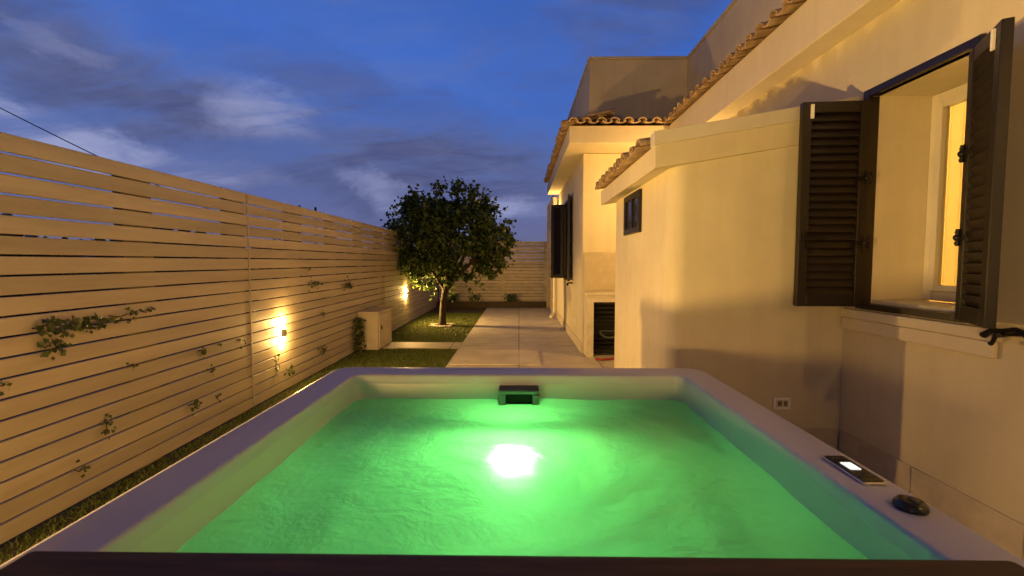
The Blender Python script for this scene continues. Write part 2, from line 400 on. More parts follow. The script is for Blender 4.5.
# loose sprays poking out of the outline
for k in range(120):
    d = Vector((r.gauss(0, 1), r.gauss(0, 1)*.8, r.gauss(.25, .8))).normalized()
    p = C + Vector((d.x*1.30, d.y*1.2, d.z*1.14)); dirv = (d+Vector((0, 0, .5))).normalized()
    for j in range(9):
        leaf(bl, p+dirv*(j*.04)+Vector((r.gauss(0, .035), r.gauss(0, .035), r.gauss(0, .035))), r.uniform(.07, .11), r)
build('crown', bl, M['leaf'], tree)
bm = B(); r = random.Random(3)
for k in range(110):
    a = r.uniform(0, 6.28); q = r.uniform(.17, .32); s = r.uniform(.02, .045)
    mt = Matrix.Translation((-1.83+math.cos(a)*q, 10.75+math.sin(a)*q, .0)) @ Matrix.Rotation(r.uniform(0, 6), 4, 'Z') @ Matrix.Diagonal((s, s*.75, s*.55, 1))
    bmesh.ops.create_icosphere(bm, subdivisions=1, radius=1, matrix=mt)
o = build('pebbles', bm, M['pebble'], None, smooth=True); tag(o, 'ring of pale pebbles around the foot of the tree trunk', 'pebbles'); o['kind'] = 'stuff'
# low plants in the bed
def lowplant(x, y, label, seed, n=70, h=.28, z=.15):
    r = random.Random(seed); bm = B()
    for i in range(n):
        a = r.uniform(0, 6.28); q = r.uniform(0, .22)
        leaf(bm, Vector((x+math.cos(a)*q, y+math.sin(a)*q*.6, z+r.uniform(0, h))), r.uniform(.05, .1), r)
    tag(build('plant', bm, M['leaf']), label, 'plant', 'low plants in the bed below the far fence')
lowplant(-.30, 15.1, 'low dark plant in the far bed, right of the tree trunk', 1, n=150)
lowplant(-2.2, 15.1, 'low dark plant in the far bed, left of the tree trunk', 2, n=150)
lowplant(-1.5, 15.1, 'low dark plant in the far bed, directly behind the tree trunk', 3)

# ------------------------------------------------------------------ cabinet by the fence
cab = empty('garden_cabinet', 'beige low box cabinet with a side door standing against the left fence', 'cabinet', loc=(-2.55, 8, 0))
bm = B(); box(bm, -2.742, -2.40, 7.66, 8.44, .0, .62); build('body', bm, M['cabinet'], cab, bev=.006)
bm = B(); box(bm, -2.745, -2.375, 7.63, 8.47, .623, .655); build('lid', bm, M['cabinet'], cab, bev=.006)
bm = B(); box(bm, -2.398, -2.378, 7.69, 8.41, .03, .60); build('door', bm, M['cabinet'], cab, bev=.004)
bm = B(); box(bm, -2.376, -2.36, 7.76, 7.785, .34, .40); build('handle', bm, M['iron'], cab, bev=.004)

# ------------------------------------------------------------------ climbing sprigs through the fence
def sprig(name_label, y, z, length=.12, droop=.05, n=10, seed=0, size=.04, rise=0, bend=.1, both=False):
    r = random.Random(seed*7+1)
    t = empty('climbing_vine', name_label, 'vine', 'leafy shoots growing through the left fence', loc=(FX, y, z))
    pts = []
    for k in range(7):
        f = k/6
        pts.append(Vector((FX-.01+.035*math.sin(math.pi*min(1, f*1.3+.12))+.01, y+length*f, z+rise*f-droop*f*f+r.uniform(-.008, .008))))
    bm = B(); tube(bm, pts, [.004, .0035, .003, .003, .0025, .002, .0015], 5); build('stem', bm, M['bark'], t)
    bm = B()
    for i in range(int(n*.75)):
        f = r.random() ** 1.1; p = pts[int(f*5.99)].lerp(pts[int(f*5.99)+1], (f*5.99) % 1)
        off = Vector((r.uniform(.0, .05), r.gauss(0, .026), r.gauss(-.012, .036)*(1.4-f)))
        nr = Vector((1, r.gauss(0, .5), r.gauss(.3, .5))).normalized()
        leaf(bm, p+off*(size/.04)*.8, size*r.uniform(.6, 1.15), r, nr)
    build('leaves', bm, M['vine'], t); return t
sprig('large leafy vine trailing along the near left part of the fence', 2.50, 1.13, .45, .02, 120, 1, .045)
sprig('thin leafy shoot continuing the large vine toward the right', 2.98, 1.135, .36, -.02, 40, 2, .034)
sprig('hanging leaf bunch directly below the large vine', 2.56, 1.04, .10, .05, 36, 3, .04)
sprig('leaf tuft on the fence left of the panel joint, first of three near it', 3.80, .745, .08, .02, 16, 4, .035)
sprig('small shoot left of the fence panel joint, second of three near it', 4.02, .772, .07, .01, 9, 5, .03)
sprig('small shoot beside the fence panel joint, left of the first lit lamp', 4.33, .75, .10, .05, 18, 6, .034)
sprig('tiny leaf shoot below the tufts left of the panel joint', 3.90, .56, .09, .02, 12, 7, .034)
sprig('dark drooping leaf bunch low on the fence above the tub rim', 3.66, .32, .14, .06, 34, 8, .036)
sprig('single small shoot low on the fence right of the drooping bunch', 4.00, .29, .05, .03, 8, 9, .032)
sprig('upright leaf cluster on the middle of the near fence above the tub rim', 2.88, .38, .06, -.05, 24, 10, .034, .06)
sprig('little leaf cluster lowest on the near fence', 2.70, .21, .06, .01, 14, 11, .034)
sprig('two dark leaves high on the near fence below the large vine', 3.10, .775, .06, .0, 7, 12, .034)
sprig('leaf shoot at the left edge of the photo on the fence', 2.30, .85, .08, .0, 8, 13, .036)
sprig('topmost leaf shoot on the fence above and right of the first lit lamp', 5.74, 1.425, .22, .01, 14, 14, .036)
sprig('long leafy shoot above the first lit lamp, second from the top', 5.85, 1.23, .5, .03, 40, 15, .044)
sprig('bushy leaf shoot on the fence left of the tree and above the cabinet', 6.95, 1.15, .42, .02, 52, 16, .055)
sprig('bright yellow green shoot right under the first lit lamp', 4.95, .42, .12, .22, 22, 17, .045)
sprig('arching shoot low on the fence below and right of the first lit lamp', 5.18, .20, .26, .10, 26, 18, .05, .08)
sprig('drooping leaf bunch on the fence between the first lit lamp and the cabinet', 6.1, .32, .26, .08, 34, 19, .05)
sprig('two small leaves on the fence between the bushy shoot and the cabinet', 6.2, .80, .1, .02, 8, 20, .04)
# leafy creeper against the cabinet
t = empty('climbing_vine', 'dark creeper climbing the fence against the near side of the cabinet', 'vine', 'leafy shoots growing through the left fence', loc=(FX, 7.55, 0))
r = random.Random(77); bm = B(); bs = B()
for k in range(3): tube(bs, [(FX+.03, 7.45+.07*k, -.02), (FX+.04, 7.43+.08*k, .25), (FX+.02, 7.4+.1*k, .55)], [.006, .005, .002], 5)
for i in range(190):
    z = r.uniform(0, .58); leaf(bm, Vector((FX+r.uniform(.02, .14), 7.5+r.gauss(0, .08), z)), r.uniform(.045, .075), r)
build('stem', bs, M['bark'], t); build('leaves', bm, M['vine'], t)

# ------------------------------------------------------------------ fence lamps
M['glow'] = emis('lamp glass', (1, .70, .28), 90)
def sconce(y, z, label, p_yard, p_splash):
    t = empty('wall_lamp', label, 'lamp', 'lit lamps along the left fence', loc=(FX, y, z))
    bm = B(); box(bm, FX+.001, FX+.012, y-.045, y+.045, z-.06, z+.06); build('back_plate', bm, M['trim'], t, bev=.003)
    bm = B(); box(bm, FX+.036, FX+.075, y-.06, y+.015, z-.045, z+.045); build('body', bm, M['trim'], t, bev=.006)
    bm = B(); box(bm, FX+.013, FX+.034, y-.045, y+.055, z-.075, z+.075); build('diffuser', bm, M['glow'], t, bev=.003)
    def lamp(nm, typ, loc, rot, en, size, spread=None):
        l = bpy.data.lights.new(nm, typ); l.energy = en; l.color = WARM
        if typ == 'AREA':
            l.shape = 'DISK'; l.size = size
        else: l.shadow_soft_size = size
        o = bpy.data.objects.new('bulb', l); COL.objects.link(o); o.location = Vector(loc)-t.location; o.rotation_euler = rot; o.parent = t
    lamp('yard light', 'AREA', (FX+.082, y, z), (0, R(-90), 0), p_yard, .11)
    for dz, dy in ((.115, .03), (-.115, .03)):
        lamp('splash', 'POINT', (FX+.05, y+dy, z+dz), (0, 0, 0), p_splash, .02)
sconce(5.16, .69, 'glowing small wall lamp on the left fence nearer the tub', 62, 17)
sconce(10.95, .75, 'glowing small wall lamp on the left fence behind the tree', 130, 9)
sconce(1.30, .69, 'glowing small wall lamp on the left fence beside the near half of the tub', 200, 9)

# ------------------------------------------------------------------ hot tub
tub = empty('hot_tub', 'white square hot tub with green lit water in the foreground', 'hot tub', loc=(0, 1.5, 0))
ZR = .896; XO, YN, YF = 1.05, .30, 2.60; XI, YNI, YFI = .875, .50, 2.405; CXX = -.005
def lp(x, y0, y1, r, z): return [(p[0]+CXX, p[1], z) for p in rrect(-x, x, y0, y1, r, 8)]
bm = B()
def off(d, z, r): return lp(XO-d, YN+d, YF-d, max(.02, r-d), z)
loft(bm, [off(.0, ZR-.075, .11), off(0, ZR-.03, .11), off(.006, ZR-.012, .11), off(.018, ZR-.002, .11), off(.03, ZR, .11)] +
         [lp(XI+.014, YNI-.014, YFI+.014, .066, ZR), lp(XI+.005, YNI-.005, YFI+.005, .06, ZR-.003), lp(XI, YNI, YFI, .055, ZR-.012), lp(XI, YNI, YFI, .055, ZR-.05)])
rim = build('rim', bm, M['acrylic'], tub, smooth=True, sharp=50)
bm = B()
loft(bm, [lp(XI, YNI, YFI, .055, ZR-.05), lp(XI-.012, YNI+.012, YFI-.012, .055, ZR-.14), lp(XI-.05, YNI+.05, YFI-.05, .08, .16), lp(XI-.10, YNI+.10, YFI-.10, .10, .11)], close_end=True)
basin = build('basin', bm, M['basin'], tub, smooth=True, sharp=50)
bm = B(); loft(bm, [off(.03, -.02, .10), off(.03, ZR-.07, .10)]); build('cladding', bm, M['cladding'], tub, smooth=True)
bm = B()
for z in (.2, .4, .6): loft(bm, [off(.026, z, .10), off(.022, z+.006, .10), off(.026, z+.012, .10)])
build('trim_band', bm, M['iron'], tub)
# water body, edges tucked into the shell
WZ = .768
bm = B()
nx, ny = 120, 130; r = random.Random(4)
x0, x1, y0, y1 = -XI-.02+CXX, XI+.02+CXX, YNI-.02, YFI+.02
def wave(x, y):
    dx, dy = x-.02, y-1.75; rr = math.hypot(dx, dy*1.1); a = math.atan2(dy, dx)
    return .0022*math.sin(26*rr+2.2*math.sin(3*a+rr*6)) + .0014*math.sin(17*x+5*math.sin(4*y)) + .0012*math.sin(31*y+3*math.sin(7*x))
gv = [[bm.verts.new((x0+(x1-x0)*i/nx, y0+(y1-y0)*j/ny, WZ+wave(x0+(x1-x0)*i/nx, y0+(y1-y0)*j/ny))) for i in range(nx+1)] for j in range(ny+1)]
for j in range(ny):
    for i in range(nx): bm.faces.new((gv[j][i], gv[j][i+1], gv[j+1][i+1], gv[j+1][i]))
lo = {}
def low(i, j):
    if (i, j) not in lo: v = gv[j][i].co; lo[(i, j)] = bm.verts.new((v.x, v.y, .06))
    return lo[(i, j)]
for i in range(nx):
    bm.faces.new((gv[0][i], low(i, 0), low(i+1, 0), gv[0][i+1])); bm.faces.new((gv[ny][i+1], low(i+1, ny), low(i, ny), gv[ny][i]))
for j in range(ny):
    bm.faces.new((gv[j+1][0], low(0, j+1), low(0, j), gv[j][0])); bm.faces.new((gv[j][nx], low(nx, j), low(nx, j+1), gv[j+1][nx]))
bm.faces.new([low(i, 0) for i in range(nx+1)][::-1] + [low(0, j) for j in range(1, ny+1)][::1] + [low(i, ny) for i in range(1, nx+1)] + [low(nx, j) for j in range(ny-1, 0, -1)])
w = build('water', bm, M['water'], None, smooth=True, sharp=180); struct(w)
# skimmer
bm = B(); YS = 2.30; SX0, SX1, SZ0, SZ1 = -.105, .105, .722, .842
box(bm, SX0, SX1, YS, YS+.02, SZ1-.022, SZ1); box(bm, SX0, SX1, YS, YS+.02, SZ0, SZ0+.042)
box(bm, SX0, SX0+.036, YS, YS+.02, SZ0+.0421, SZ1-.0221); box(bm, SX1-.036, SX1, YS, YS+.02, SZ0+.0421, SZ1-.0221)
box(bm, SX0+.001, SX1-.001, YS+.0201, YFI+.02, SZ1-.012, SZ1-.001); box(bm, SX0+.001, SX0+.012, YS+.0201, YFI+.02, SZ0, SZ1-.0121); box(bm, SX1-.012, SX1-.001, YS+.0201, YFI+.02, SZ0, SZ1-.0121)
sk = build('skimmer', bm, M['grey'], tub, bev=.005)
bm = B(); box(bm, SX0+.0125, SX1-.0125, YS+.021, YS+.027, SZ0, SZ1-.0125); M['hole_shade'] = mat('painted opening shade', (.006, .008, .006), 1, spec=0); build('skimmer_shade', bm, M['hole_shade'], sk)  # black sheet painted in for the shade inside the skimmer opening
# underwater lamp on the floor toward the far wall
M['greenlamp'] = emis('tub lamp', (.18, 1.0, .18), 330)
LP = Vector((-.025, 1.965, .465))
bm = B(); box(bm, -.90, .89, 1.98, 2.41, .10, .50); build('bench', bm, M['basin'], tub, bev=.035, seg=4)
for x0_, x1_ in ((-.90, -.66), (.65, .89)):
    bm = B(); box(bm, x0_, x1_, .49, 1.975, .10, .30); build('bench', bm, M['basin'], tub, bev=.05, seg=4)
bm = B(); bmesh.ops.create_uvsphere(bm, u_segments=28, v_segments=14, radius=.072, matrix=Matrix.Translation(LP) @ Matrix.Diagonal((1, .42, 1, 1)))
lamp = build('underwater_lamp', bm, M['greenlamp'], tub, smooth=True)
bm = B(); tube(bm, [LP+Vector((math.cos(a)*.094, .008, math.sin(a)*.094)) for a in [k*2*math.pi/28 for k in range(29)]], .014, 8, False); build('lamp_ring', bm, M['chrome'], tub, smooth=True)
# jets
for (x, y, z, ax) in ((-.655, YFI-.028, .50, 'y'), (-.455, YFI-.028, .50, 'y'), (.455, YFI-.028, .50, 'y'), (.665, YFI-.028, .50, 'y'),
                      (-.855, 2.05, .65, 'x'), (-.855, 1.90, .64, 'x'), (.847, 2.02, .65, 'x'), (.847, 1.95, .63, 'x'), (.847, 1.87, .64, 'x')):
    x += CXX; bm = B()
    d = Vector((0, -1, 0)) if ax == 'y' else Vector((-1 if x > 0 else 1, 0, 0))
    p = Vector((x, y, z)); cyl(bm, p-d*.03, p+d*.005, .030, .028, 18); cyl(bm, p+d*.0052, p+d*.009, .018, .014, 14)
    build('jet', bm, M['black'], tub, smooth=True)
# control panel on the right rim
def quad_plate(bm, pts, z0, z1):
    prism(bm, pts, z0, z1, 'z')
pc = [(.934, 1.383), (.997, 1.383), (.997, 1.217), (.934, 1.217)]
bm = B(); prism(bm, rrect(.932, .999, 1.213, 1.387, .008, 4), ZR+.0005, ZR+.008, 'z'); pn = build('control_panel', bm, M['chrome'], tub, bev=.002)
bm = B(); prism(bm, rrect(.937, .994, 1.219, 1.381, .006, 4), ZR+.0082, ZR+.0105, 'z'); build('panel_face', bm, M['black'], pn)
M['lcd'] = emis('display', (1, .95, .86), 1.15)
bm = B(); prism(bm, rrect(.950, .982, 1.285, 1.332, .004, 3), ZR+.0107, ZR+.0118, 'z'); build('display', bm, M['lcd'], pn)
for (x, y) in ((.952, 1.362), (.966, 1.362), (.980, 1.362), (.952, 1.245), (.980, 1.245), (.966, 1.258)):
    bm = B(); cyl(bm, (x, y, ZR+.0106), (x, y, ZR+.0125), .0055, seg=12); build('button', bm, M['grey'], pn)
bm = B(); kx, ky = .962, 1.10
prof = [(.034, 0), (.036, .005), (.033, .014), (.028, .020), (.021, .022), (.0, .022)]
loft(bm, [[(kx+q*math.cos(a), ky+q*math.sin(a), ZR+.0005+h) for a in [2*math.pi*k/32 for k in range(32)]] for q, h in prof[:-1]], close_end=True)
kn = build('air_knob', bm, M['black'], tub, smooth=True)
bm = B(); box(bm, kx-.006, kx+.006, ky-.022, ky+.006, ZR+.0228, ZR+.028); build('knob_grip', bm, M['grey'], kn, bev=.003)
# dark slab over the near end
bm = B(); prism(bm, rrect(-.985, .965, .28, .872, .014, 4), ZR+.001, ZR+.024, 'z'); cv = build('tub_cover', bm, M['cover'], None, bev=.005)
tag(cv, 'dark brown flat cover lying across the near end of the hot tub', 'cover')

# ------------------------------------------------------------------ house
house = empty('house', 'cream rendered house with clay tile eaves and a raised rear storey', 'house', loc=(2.4, 5, 0))
XM = 2.40
WY0, WY1, WZ0, WZ1 = 2.49, 3.19, 1.21, 2.62   # window opening
# near wall with the window opening (thick reveal)
bm = B(); D = .445
def face(bm, pts): bm.faces.new([bm.verts.new(p) for p in pts])
y0, y1, z0, z1 = -1.6, 7.44, 0, 3.16
for (a, b_, c, d) in ((y0, WY0, z0, z1), (WY1, y1, z0, z1), (WY0, WY1, z0, WZ0), (WY0, WY1, WZ1, z1)):
    face(bm, [(XM, a, c), (XM, b_, c), (XM, b_, d), (XM, a, d)])
for (a, b_) in (((WY0, WZ0), (WY1, WZ0)), ((WY1, WZ0), (WY1, WZ1)), ((WY1, WZ1), (WY0, WZ1)), ((WY0, WZ1), (WY0, WZ0))):
    face(bm, [(XM, a[0], a[1]), (XM, b_[0], b_[1]), (XM+D, b_[0], b_[1]), (XM+D, a[0], a[1])])
# back side around the opening and outer edges
for (a, b_, c, d) in ((y0, WY0, z0, z1), (WY1, y1, z0, z1), (WY0, WY1, z0, WZ0), (WY0, WY1, WZ1, z1)):
    face(bm, [(XM+D, a, c), (XM+D, b_, c), (XM+D, b_, d), (XM+D, a, d)])
face(bm, [(XM, y0, z0), (XM+D, y0, z0), (XM+D, y0, z1), (XM, y0, z1)])
bmesh.ops.remove_doubles(bm, verts=bm.verts[:], dist=1e-5)
build('wall', bm, M['stucco'], house)
# annex
AX, AY, AB = 1.12, 3.38, 5.30
def ztop(x): return 2.26+.155*(x-.97)+.02
cr_ = .12; plan = [(XM-.002, AB), (AX, AB)] + [(AX+cr_-cr_*math.cos(R(90*k/10)), AY+cr_-cr_*math.sin(R(90*k/10))) for k in range(11)] + [(XM-.002, AY)]
bm = B(); prism(bm, plan, 0, 1, 'z')
for v in bm.verts:
    if v.co.z > .5: v.co.z = ztop(v.co.x)-.03
build('annex_wall', bm, M['stucco'], house, smooth=True, sharp=30)
# annex roof slab with fascia, front coping
EX = .97
def zt(x): return 2.335+.165*(x-EX)
bm = B(); prism(bm, [(EX, zt(EX)-.165), (XM-.003, zt(XM)-.165), (XM-.003, zt(XM)), (EX, zt(EX))], 3.315, 5.46, 'y')
ROOF_M = M['stucco']
for v in bm.verts:
    if v.co.y < 4 and v.co.x > 2 and v.co.z < zt(XM)-.1: v.co.y = 3.379
build('annex_roof', bm, M['stucco'], house, bev=.006)
bm = B(); prism(bm, [(EX-.01, zt(EX)-.005), (XM-.004, zt(XM)-.005), (XM-.004, zt(XM)+.092), (EX-.01, zt(EX)+.092)], 3.30, 3.40, 'y'); build('coping', bm, M['coping'], house, bev=.003)

# barrel tiles
def tiles(bm, n, pitch, o, along, down, rows=2, rad=.088, length=.42, seed=0, first=0):
    # o: start at eave; along: unit vec along eave; down: unit vec pointing up the slope
    r = random.Random(seed); o = Vector(o); al = Vector(along); up = Vector(down); nr = al.cross(up)
    if nr.z < 0: nr = -nr
    for row in range(rows):
        for k in range(n):
            for kind in (0, 1):
                c = o + al*(pitch*(k+.5*kind)+r.uniform(-.008, .008)) + up*(row*length*.86+r.uniform(-.02, .012)) + nr*(row*.012)
                # covers arch upward, pans sag between them
                r0 = rad*r.uniform(.94, 1.05); th = .014; seg = 8; Ls = length
                rings = []
                for (f, sc) in ((0, 1.0), (1, .86)):
                    q = c + up*(f*Ls)
                    outer, inner = [], []
                    for s in range(seg+1):
                        a = math.pi*s/seg
                        if kind == 0:
                            v = al*math.cos(a)*r0*sc + nr*(math.sin(a)*r0*sc*.85+.030)
                            vi = al*math.cos(a)*(r0*sc-th) + nr*(math.sin(a)*(r0*sc-th)*.85+.030)
                        else:
                            v = al*math.cos(a)*r0*sc + nr*(-math.sin(a)*r0*.42*sc+.040)
                            vi = al*math.cos(a)*(r0*sc-th) + nr*(-math.sin(a)*r0*.42*sc+.040+th)
                        outer.append(bm.verts.new(q+v)); inner.append(bm.verts.new(q+vi))
                    rings.append((outer, inner))
                (o0, i0), (o1, i1) = rings
                for s in range(seg):
                    bm.faces.new((o0[s], o0[s+1], o1[s+1], o1[s])); bm.faces.new((i0[s+1], i0[s], i1[s], i1[s+1]))
                    bm.faces.new((o0[s+1], o0[s], i0[s], i0[s+1]))
                bm.faces.new((o0[0], o1[0], i1[0], i0[0])); bm.faces.new((o0[seg], i0[seg], i1[seg], o1[seg]))
sl = Vector((1, 0, .165)).normalized()
bm = B(); tiles(bm, 10, .198, (EX-.07, 3.52, zt(EX)-.002), (0, 1, 0), sl, 3, .073, .42, 1); build('roof_tiles', bm, M['tile'], house, smooth=True, sharp=40)
# main eave: fascia + tiles
MXE, MZT, MZB = 2.20, 3.50, 3.14
bm = B(); prism(bm, [(MXE, MZB), (XM+.3, MZB), (XM+.3, MZT+.02), (MXE, MZT)], -1.6, 6.84, 'y'); build('cornice', bm, M['trim'], house, bev=.01)
sl2 = Vector((1, 0, .20)).normalized()
bm = B(); tiles(bm, 43, .198, (MXE-.08, -1.6, MZT+.0), (0, 1, 0), sl2, 3, .073, .42, 2); build('roof_tiles', bm, M['tile'], house, smooth=True, sharp=40)
bm = B(); prism(bm, [(MXE+.05, MZT+.022), (3.0, MZT+.18), (3.0, MZT+.02)], -1.6, 6.9, 'y'); build('roof_deck', bm, M['tile'], house)
# wing
WX, WYN, WYF = 1.03, 7.44, 12.6
bm = B(); box(bm, WX, 6.0, WYN, WYF, 0, 3.24); build('wing_wall', bm, M['stucco'], house, bev=.012, seg=3)
# wing eaves (fascia band round the corner, flat soffit)
WEX, WEY = .735, 6.82
bm = B(); prism(bm, [(WEX, WEY), (2.198, WEY), (2.198, WYN+.3), (WX+.3, WYN+.3), (WX+.3, 11.95), (WEX, 11.95)], 3.245, 3.50, 'z'); build('wing_eave', bm, M['trim'], house, bev=.01)
up3 = Vector((0, 1, .22)).normalized()
bm = B(); tiles(bm, 8, .198, (WEX+.06, WEY-.08, 3.50), (1, 0, 0), up3, 3, .073, .42, 3); build('roof_tiles', bm, M['tile'], house, smooth=True, sharp=40)
upl = Vector((1, 0, .22)).normalized()
bm = B(); tiles(bm, 25, .198, (WEX-.08, WEY+.06, 3.50), (0, 1, 0), upl, 2, .073, .42, 4); build('roof_tiles', bm, M['tile'], house, smooth=True, sharp=40)
bm = B(); prism(bm, [(WEY+.1, 3.505), (8.34, 3.83), (8.34, 3.505)], WEX+.1, 2.98, 'x'); build('roof_deck', bm, M['tile'], house)
# ridge roll at the valley where the eaves meet
# raised rear storey
UX, UY, UZ = 1.26, 8.35, 5.10
bm = B(); box(bm, UX, 3.0, UY, 13.2, 3.25, UZ); box(bm, 3.001, 6.0, -1.6, 13.2, 3.18, UZ); build('upper_wall', bm, M['stucco2'], house, bev=.01)
bm = B(); prism(bm, [(UX-.03, UY-.03), (2.97, UY-.03), (2.97, -1.62), (6.02, -1.62), (6.02, 13.24), (UX-.03, 13.24)], UZ+.002, UZ+.045, 'z'); build('parapet_cap', bm, M['coping'], house, bev=.006)
# plinth tiles: near wall, annex front, wing side
def plinth(runs, name='plinth'):
    bm = B()
    for (axis, c, a, b_, top, step) in runs:
        n = max(1, round((b_-a)/step)); s = (b_-a)/n
        for k in range(n):
            lo, hi = a+k*s+.0025, a+(k+1)*s-.0025
            if axis == 'x-': box(bm, c-.012, c, lo, hi, 0.0, top)
            else: box(bm, lo, hi, c-.012, c, 0.0, top)
    build(name, bm, M['plinth'], house, bev=.0015, seg=1)
plinth([('x-', XM, .25, 3.364, .255, .6), ('x-', XM, -1.55, .25, .255, .6)])
plinth([('y-', AY, AX+cr_, XM-.014, .255, .6)])
plinth([('x-', WX, WYN+.003, WYF, .17, .5)])
# ---- near window
win = bpy.data.objects.new('window', None); COL.objects.link(win); win.parent = house; win.location = -Vector(house.location)
fr_d = .055
bm = B()
box(bm, XM-.03, XM+.045, WY1-.002, WY1+.05, WZ0-.035, WZ1+.05); box(bm, XM-.03, XM+.045, WY0-.05, WY0+.002, WZ0-.035, WZ1+.05)
box(bm, XM-.029, XM+.044, WY0+.0025, WY1-.0025, WZ1, WZ1+.05); box(bm, XM-.029, XM+.044, WY0+.0025, WY1-.0025, WZ0-.035, WZ0+.004)
build('shutter_frame', bm, M['dark'], win, bev=.004)
IX = XM+D
bm = B(); fw = .065
box(bm, IX-.055, IX-.005, WY1-fw, WY1-.002, WZ0+.03, WZ1-.002); box(bm, IX-.055, IX-.005, WY0+.002, WY0+fw, WZ0+.03, WZ1-.002)
box(bm, IX-.054, IX-.006, WY0+fw+.001, WY1-fw-.001, WZ1-.067, WZ1-.002); box(bm, IX-.054, IX-.006, WY0+fw+.001, WY1-fw-.001, WZ0+.03, WZ0+.095)
ya, yb = WY0+fw+.002, WY1-fw-.002; zc, zd = WZ0+.097, WZ1-.069; s = .04
box(bm, IX-.075, IX-.02, yb-s, yb, zc, zd); box(bm, IX-.075, IX-.02, ya, ya+s, zc, zd)
box(bm, IX-.074, IX-.021, ya+s+.001, yb-s-.001, zd-s, zd); box(bm, IX-.074, IX-.021, ya+s+.001, yb-s-.001, zc, zc+s)
build('frame', bm, M['white'], win, bev=.006)
m, nt, b = nodes('window glass'); b.inputs['Transmission Weight'].default_value = 1; b.inputs['Roughness'].default_value = .0; b.inputs['IOR'].default_value = 1.05
M['glass'] = m
bm = B(); box(bm, IX-.046, IX-.040, ya+s-.004, yb-s+.004, zc+s-.004, zd-s+.004); build('glass', bm, M['glass'], win)
bm = B(); box(bm, XM+.05, IX-.08, WY0+.003, WY1-.003, WZ0+.001, WZ0+.028); build('inner_sill', bm, M['counter'], win, bev=.004)
bm = B(); box(bm, XM-.035, XM-.001, 2.29, 3.36, 1.015, 1.10); box(bm, XM-.045, XM-.0005, 2.27, 3.362, 1.102, 1.165); build('sill', bm, M['trim'], win, bev=.008)
# ---- shutters
def shutter(parent, hinge, dirx, z0, z1, width, handle, label=None, big=True):
    # leaf in local frame: u along the leaf from hinge to free edge, n = thickness
    u = Vector((dirx[0], dirx[1], 0)).normalized(); n = Vector((-u.y, u.x, 0))
    mt = Matrix(((u.x, n.x, 0, hinge[0]), (u.y, n.y, 0, hinge[1]), (0, 0, 1, 0), (0, 0, 0, 1)))
    th = .022; st = .062 if big else .07
    bm = B()
    box(bm, 0, st, -th, th, z0, z1, mt); box(bm, width-st, width, -th, th, z0, z1, mt)
    box(bm, st+.0005, width-st-.0005, -th+.001, th-.001, z1-.075, z1, mt); box(bm, st+.0005, width-st-.0005, -th+.001, th-.001, z0, z0+.085, mt)
    o = build('shutter', bm, M['dark'], parent, bev=.004, label=label)
    bm = B(); nsl = int((z1-z0-.16)/.052)
    for k in range(nsl):
        z = z0+.085+(k+.5)*(z1-z0-.16)/nsl
        m2 = mt @ Matrix.Translation((0, 0, z)) @ Matrix.Rotation(R(-66), 4, 'X')
        box(bm, st-.004, width-st+.004, -.032, .032, -.0045, .0045, m2)
    build('louvres', bm, M['dark'], o, bev=.002, seg=1)
    return o, mt
# louvres and handles hang one level below the shutter, so shutters are direct parts of the house
sh1, m1 = shutter(house, (XM-.012, WY1+.012), (-.44, .035), WZ0-.02, WZ1-.025, .44, True)
sh2, m2_ = shutter(house, (XM-.030, WY0-.02), (-.20, -.375), WZ0-.02, WZ1-.025, .375, False)
def sub(o, name, bm, mtx, m, **k):
    bmesh.ops.transform(bm, matrix=mtx, verts=bm.verts[:]); return build(name, bm, m, o, **k)
# white stoppers near the free edge tops, handle, hinges (front side = toward the camera: local -n for leaf 1)
for sh, mt, sg, wd_ in ((sh1, m1, 1, .44), (sh2, m2_ @ Matrix.Diagonal((1, -1, 1, 1)), -1, .375)):
    bm = B(); box(bm, wd_-.068, wd_-.048, .0225, .036, WZ1-.14, WZ1-.045); sub(sh, 'stopper', bm, mt, M['plastic'], bev=.002)
    for z in (WZ0+.42, WZ0+.86):
        bm = B()
        bmesh.ops.create_uvsphere(bm, u_segments=10, v_segments=8, radius=.02, matrix=Matrix.Translation((.012, .03, z)))
        cyl(bm, (.012, .03, z-.045), (.012, .03, z+.045), .010, seg=10); box(bm, .0, .075, .0225, .031, z-.014, z+.014)
        for q in (-.03, .0, .03): cyl(bm, (-.012, .03, z+q), (.02, .034, z+q), .008, seg=8)
        sub(sh, 'hinge', bm, mt, M['iron'], smooth=True, sharp=50)
bm = B(); box(bm, .385, .415, .0225, .036, WZ0+.38, WZ0+.50); cyl(bm, (.40, .036, WZ0+.45), (.40, .062, WZ0+.45), .011, seg=10); box(bm, .285, .410, .055, .070, WZ0+.44, WZ0+.458)
sub(sh1, 'handle', bm, m1, M['iron'], bev=.003)
# iron stay on the wall beneath the open leaf
stay = bpy.data.objects.new('shutter_stay', None)
bm = B(); P0 = Vector((XM, 2.20, 1.155))
tube(bm, [P0, P0+Vector((-.05, 0, .0)), P0+Vector((-.11, -.01, -.005))], [.012, .011, .012], 8)
tube(bm, [P0+Vector((-.07, .10, -.02)), P0+Vector((-.085, .05, .012)), P0+Vector((-.09, 0, .01)), P0+Vector((-.085, -.06, .03)), P0+Vector((-.07, -.11, .0))], [.018, .012, .016, .012, .02], 8)
tube(bm, [P0+Vector((-.09, .02, .0)), P0+Vector((-.095, .03, -.04)), P0+Vector((-.085, .05, -.055))], [.010, .009, .012], 8)
build('shutter_stay', bm, M['iron'], house, smooth=True)
